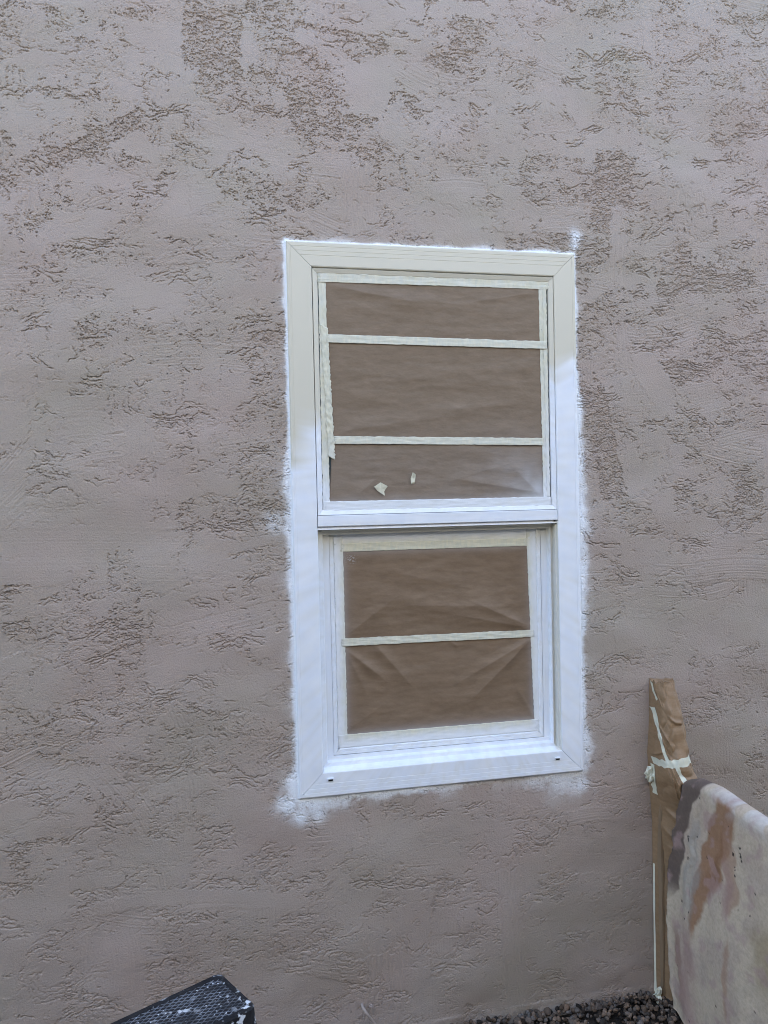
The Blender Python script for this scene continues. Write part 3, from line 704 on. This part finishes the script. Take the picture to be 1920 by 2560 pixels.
# ------------------------------------------------------------------ step stool
def stool():
    ZT = .50
    A = np.array([-.236, -.389]); d1 = np.array([math.cos(R_(-61)), math.sin(R_(-61))]); d2 = np.array([math.cos(R_(-151)), math.sin(R_(-151))])
    Wd, L = .168, .42
    e = empty('step_stool', (float(A[0]+d2[0]*L/2+d1[0]*Wd/2), float(A[1]+d2[1]*L/2+d1[1]*Wd/2), 0))
    tag(e, 'black plastic step stool with a diamond-pattern top spattered with white paint', 'step stool')
    def W(a, b, z): p = A+d2*a+d1*b; return (float(p[0]), float(p[1]), z)      # a along length, b across
    MB = M('black_plastic', .68, .18)
    vor = MB.n('ShaderNodeTexVoronoi'); vor.inputs['Scale'].default_value = 70; MB.l(MB.pos(), vor.inputs[0])
    nz = MB.noise(MB.pos(), 38, 3, .6); nb = MB.noise(MB.pos(), 7, 2)
    spk = MB.math('MULTIPLY', MB.ramp(vor.outputs[0], [(.10, 1), (.20, 0)]), MB.ramp(nz, [(.46, 0), (.54, 1)]))
    blob = MB.math('MULTIPLY', MB.ramp(nz, [(.54, 0), (.60, 1)]), MB.ramp(nb, [(.52, 0), (.60, 1)]))
    dust_relief = MB.mix(MB.ramp(MB.noise(MB.pos(), 18, 5, .7), [(.35, 0), (.75, .6)]), (.013, .013, .015), (.05, .049, .050))
    dust_relief = MB.mix(MB.attr('relief_tone'), dust_relief, (.17, .18, .20))  # lighter ridges, darker recesses: shading of the relief put into the colour
    MB.col(MB.mix(MB.math('MAXIMUM', spk, blob), dust_relief, (.66, .68, .70))); MB.bump(MB.noise(MB.pos(), 300, 2), .0004, .5)
    # rounded-rectangle loops
    def loop(inset, z, r, a0=0, a1=L, b0=0, b1=Wd, n=6):
        a0 += inset; a1 -= inset; b0 += inset; b1 -= inset; r = max(r, .001); pts = []
        for (ca, cb, s0) in ((a1-r, b1-r, 0), (a0+r, b1-r, 90), (a0+r, b0+r, 180), (a1-r, b0+r, 270)):
            for k in range(n+1):
                t = R_(s0+90*k/n); pts.append(W(ca+r*math.cos(t), cb+r*math.sin(t), z))
        return pts
    def loft(name, loops, mat, close=True):
        bm = bmesh.new(); vs = [[bm.verts.new(p) for p in lp] for lp in loops]; n = len(vs[0])
        for a, b in zip(vs, vs[1:]):
            for k in range(n): bm.faces.new((a[k], a[(k+1) % n], b[(k+1) % n], b[k]))
        if close: bm.faces.new(vs[-1])
        bmesh.ops.recalc_face_normals(bm, faces=bm.faces)
        return bm_obj(name, bm, mat, e, False)
    loft('top_rim', [loop(-.003, ZT-.035, .018), loop(-.001, ZT-.004, .017), loop(.002, ZT, .016), loop(.012, ZT, .012), loop(.014, ZT-.0035, .011)], MB.m)
    # diamond tread: raised expanded-mesh pattern as real relief
    na, nb_ = 560, 224; a = np.linspace(.0135, L-.0135, na); b = np.linspace(.0135, Wd-.0135, nb_); AA, BB = np.meshgrid(a, b)
    pa, pb = .0230, .0120
    t1 = np.abs(((AA/pa+BB/pb) % 1)-.5)*2; t2 = np.abs(((AA/pa-BB/pb) % 1)-.5)*2
    hgt = .0026*np.maximum(sst(.70, .92, t1), sst(.70, .92, t2)); ZZ = ZT-.0050+hgt
    P = A[None, None]+AA[..., None]*d2+BB[..., None]*d1
    me = np_mesh('tread', np.concatenate([P, ZZ[..., None]], -1).reshape(-1, 3), grid_quads(na, nb_)[:, ::-1]); fattr(me, 'relief_tone', (hgt/.0026*np.clip(.9+.35*n1(AA, BB, .08), .3, 1.3)).ravel()); link_mesh('tread', me, MB.m, e, True)
    # body: skirt flaring to the feet, with an arch in every side
    bm = bmesh.new()
    def leg(a, b, sa, sb):
        t, bt = .030, .038
        def c(z, w, fl): 
            return [W(a+sa*fl+da, b+sb*fl+db, z) for da, db in ((0, 0), (-sa*w, 0), (-sa*w, -sb*w), (0, -sb*w))]
        top = [bm2.verts.new(p) for p in c(ZT-.030, t, 0)]; bot = [bm2.verts.new(p) for p in c(.0, bt, .075)]
        bm2.faces.new(top); bm2.faces.new(bot)
        for k in range(4): bm2.faces.new((top[k], top[(k+1) % 4], bot[(k+1) % 4], bot[k]))
        bmesh.ops.recalc_face_normals(bm2, faces=bm2.faces)
    for a_, sa in ((.001, -1), (L-.001, 1)):
        for b_, sb in ((.001, -1), (Wd-.001, 1)):
            bm2 = bmesh.new(); leg(a_, b_, sa, sb); bmesh.ops.bevel(bm2, geom=bm2.edges[:], offset=.003, segments=2, affect='EDGES'); bm_obj('leg', bm2, MB.m, e)
    bm.free()
    # aprons with a slot along the long sides
    for sb, b_ in ((-1, .0), (1, Wd)):
        bm = bmesh.new()
        for a0, a1, z0, z1 in ((.004, L-.004, ZT-.052, ZT-.034), (.004, L-.004, ZT-.12, ZT-.088), (.004, .05, ZT-.088, ZT-.052), (L-.05, L-.004, ZT-.088, ZT-.052), (L/2-.05, L/2+.05, ZT-.088, ZT-.052)):
            v = [bm.verts.new(W(aa, b_+sb*((ZT-.03-zz)*.15)-sb*off, zz)) for aa in (a0, a1) for off in (.0, .006) for zz in (z0, z1)]
            for q in ((0, 1, 3, 2), (4, 6, 7, 5), (0, 4, 5, 1), (2, 3, 7, 6), (0, 2, 6, 4), (1, 5, 7, 3)): bm.faces.new([v[k] for k in q])
        bmesh.ops.recalc_face_normals(bm, faces=bm.faces); bm_obj('side_apron', bm, MB.m, e)
    for sa, a_ in ((-1, .0), (1, L)):
        bm = bmesh.new()
        v = [bm.verts.new(W(a_+sa*((ZT-.03-zz)*.15)-sa*off, bb, zz)) for bb in (.004, Wd-.004) for off in (.0, .006) for zz in (ZT-.14, ZT-.034)]
        for q in ((0, 1, 3, 2), (4, 6, 7, 5), (0, 4, 5, 1), (2, 3, 7, 6), (0, 2, 6, 4), (1, 5, 7, 3)): bm.faces.new([v[k] for k in q])
        bmesh.ops.recalc_face_normals(bm, faces=bm.faces); bm_obj('end_apron', bm, MB.m, e)
stool()

# ------------------------------------------------------------------ painted cable stub poking out at the wall foot
cu = bpy.data.curves.new('cable_stub', 'CURVE'); cu.dimensions = '3D'; cu.bevel_depth = .0042; cu.bevel_resolution = 4
sp_ = cu.splines.new('BEZIER'); pts = [(.178, .014, .094), (.182, -.012, .092), (.205, -.016, .058), (.235, -.013, .015)]
sp_.bezier_points.add(len(pts)-1)
for b, p in zip(sp_.bezier_points, pts): b.co = p; b.handle_left_type = b.handle_right_type = 'AUTO'
tmp = bpy.data.objects.new('t', cu); COL.objects.link(tmp); dg = bpy.context.evaluated_depsgraph_get(); me = bpy.data.meshes.new_from_object(tmp.evaluated_get(dg)); bpy.data.objects.remove(tmp)
me.materials.clear(); fattr(me, 'spray', np.zeros(len(me.vertices)))
e = empty('cable_stub', (.19, .01, .07)); tag(e, 'painted-over cable end poking out of the stucco near its foot', 'cable')
link_mesh('sheath', me, MS, e, True)
bm = bmesh.new(); box(bm, .200, .212, -.004, .012, .072, .096, .004); o = bm_obj('clip', bm, MS, e); fattr(o.data, 'spray', np.zeros(len(o.data.vertices)))

# ------------------------------------------------------------------ ground, gravel
MGd = simple('dark_soil', (.030, .024, .019), .95, .1, (60, .006), .4)
gx = np.concatenate([np.linspace(-60, -6, 20), np.linspace(-5.5, 5.5, 200), np.linspace(6, 60, 20)]); gy = np.concatenate([np.linspace(-60, -6, 20), np.linspace(-5.5, .4, 140), np.linspace(1, 60, 20)])
XX, YY = np.meshgrid(gx, gy); near = sst(6, 5, np.abs(XX))*sst(-6, -5, YY)
ZZ = -.022+.006*n1(XX, YY, .5)*near-.02*sst(-.05, .0, YY)*near
me = np_mesh('ground', np.stack([XX, YY, ZZ], -1).reshape(-1, 3), grid_quads(len(gx), len(gy)))
tag(link_mesh('ground', me, MGd, smooth=True), kind='structure')
def gravel():
    rng = np.random.default_rng(3)
    protos = []
    for k in range(14):
        bm = bmesh.new(); bmesh.ops.create_icosphere(bm, subdivisions=2, radius=1)
        nr = rng.normal(size=(9, 3)); nr /= np.linalg.norm(nr, axis=1)[:, None]; dd = rng.uniform(.55, .85, 9)
        for v in bm.verts:
            p = np.array(v.co)
            for n_, d_ in zip(nr, dd):
                t = p@n_-d_
                if t > 0: p = p-n_*t
            v.co = p
        protos.append((np.array([v.co[:] for v in bm.verts]), np.array([[v.index for v in f.verts] for f in bm.faces]))); bm.free()
    n = 5200
    # dense near the wall foot, thinner behind the camera
    xs = np.concatenate([rng.uniform(-.3, 1.6, 3400), rng.uniform(-1.6, 2.4, n-3400)]); ys = np.concatenate([-rng.uniform(0.0, 1., 3400)**1.5*.5+.0, rng.uniform(-1.9, -.05, n-3400)])
    sz = rng.uniform(.005, .0125, n)*rng.choice([1, 1.3], n, p=[.85, .15])
    V, F, C = [], [], []; off = 0
    for k in range(n):
        v, f = protos[k % len(protos)]; sc = np.array([1, rng.uniform(.65, 1), rng.uniform(.5, .8)])*sz[k]
        ax = rng.normal(size=3); ax /= np.linalg.norm(ax); Rm = np.array(Matrix.Rotation(rng.uniform(0, 6.28), 3, Vector(ax)))
        V.append((v*sc)@Rm.T+np.array([xs[k], ys[k], -.016+rng.uniform(0, .012)])); F.append(f+off); off += len(v)
        g = rng.uniform(.02, .19); t = rng.uniform(.85, 1.12); C.append(np.tile([g*1.30*t, g*.98, g*.74/t], (len(v), 1)))
    V = np.concatenate(V); F = np.concatenate(F); C = np.concatenate(C)
    me = bpy.data.meshes.new('gravel'); me.vertices.add(len(V)); me.vertices.foreach_set('co', V.astype(np.float32).ravel()); me.loops.add(F.size); me.loops.foreach_set('vertex_index', F.astype(np.int32).ravel())
    me.polygons.add(len(F)); me.polygons.foreach_set('loop_start', np.arange(0, F.size, 3, dtype=np.int32)); me.update(calc_edges=True); cattr(me, 'tone', C)
    m = M('gravel_stone', .92, .12); m.col(m.mix(m.ramp(m.noise(m.pos(), 220, 3), [(.35, 0), (.7, .5)]), m.attr('tone', 0), m.mix(1., m.attr('tone', 0), (.5, .5, .5), 'MULTIPLY')))
    tag(link_mesh('gravel', me, m.m), 'dark grey and brown gravel along the foot of the wall', 'gravel', kind='stuff')
gravel()
# ------------------------------------------------------------------ unseen wall added behind the camera to hold sky light off the lower stucco
MN = simple('sky_block_grey', (.34, .34, .33), .9, .2, (80, .004), .05)
bm = bmesh.new(); box(bm, -9, 9.5, NY-.2, NY, -.05, NH); o = bm_obj('sky_block_wall', bm, MN)
tag(o, 'plain grey wall added out of view behind the camera to block low sky light', 'wall', kind='thing')
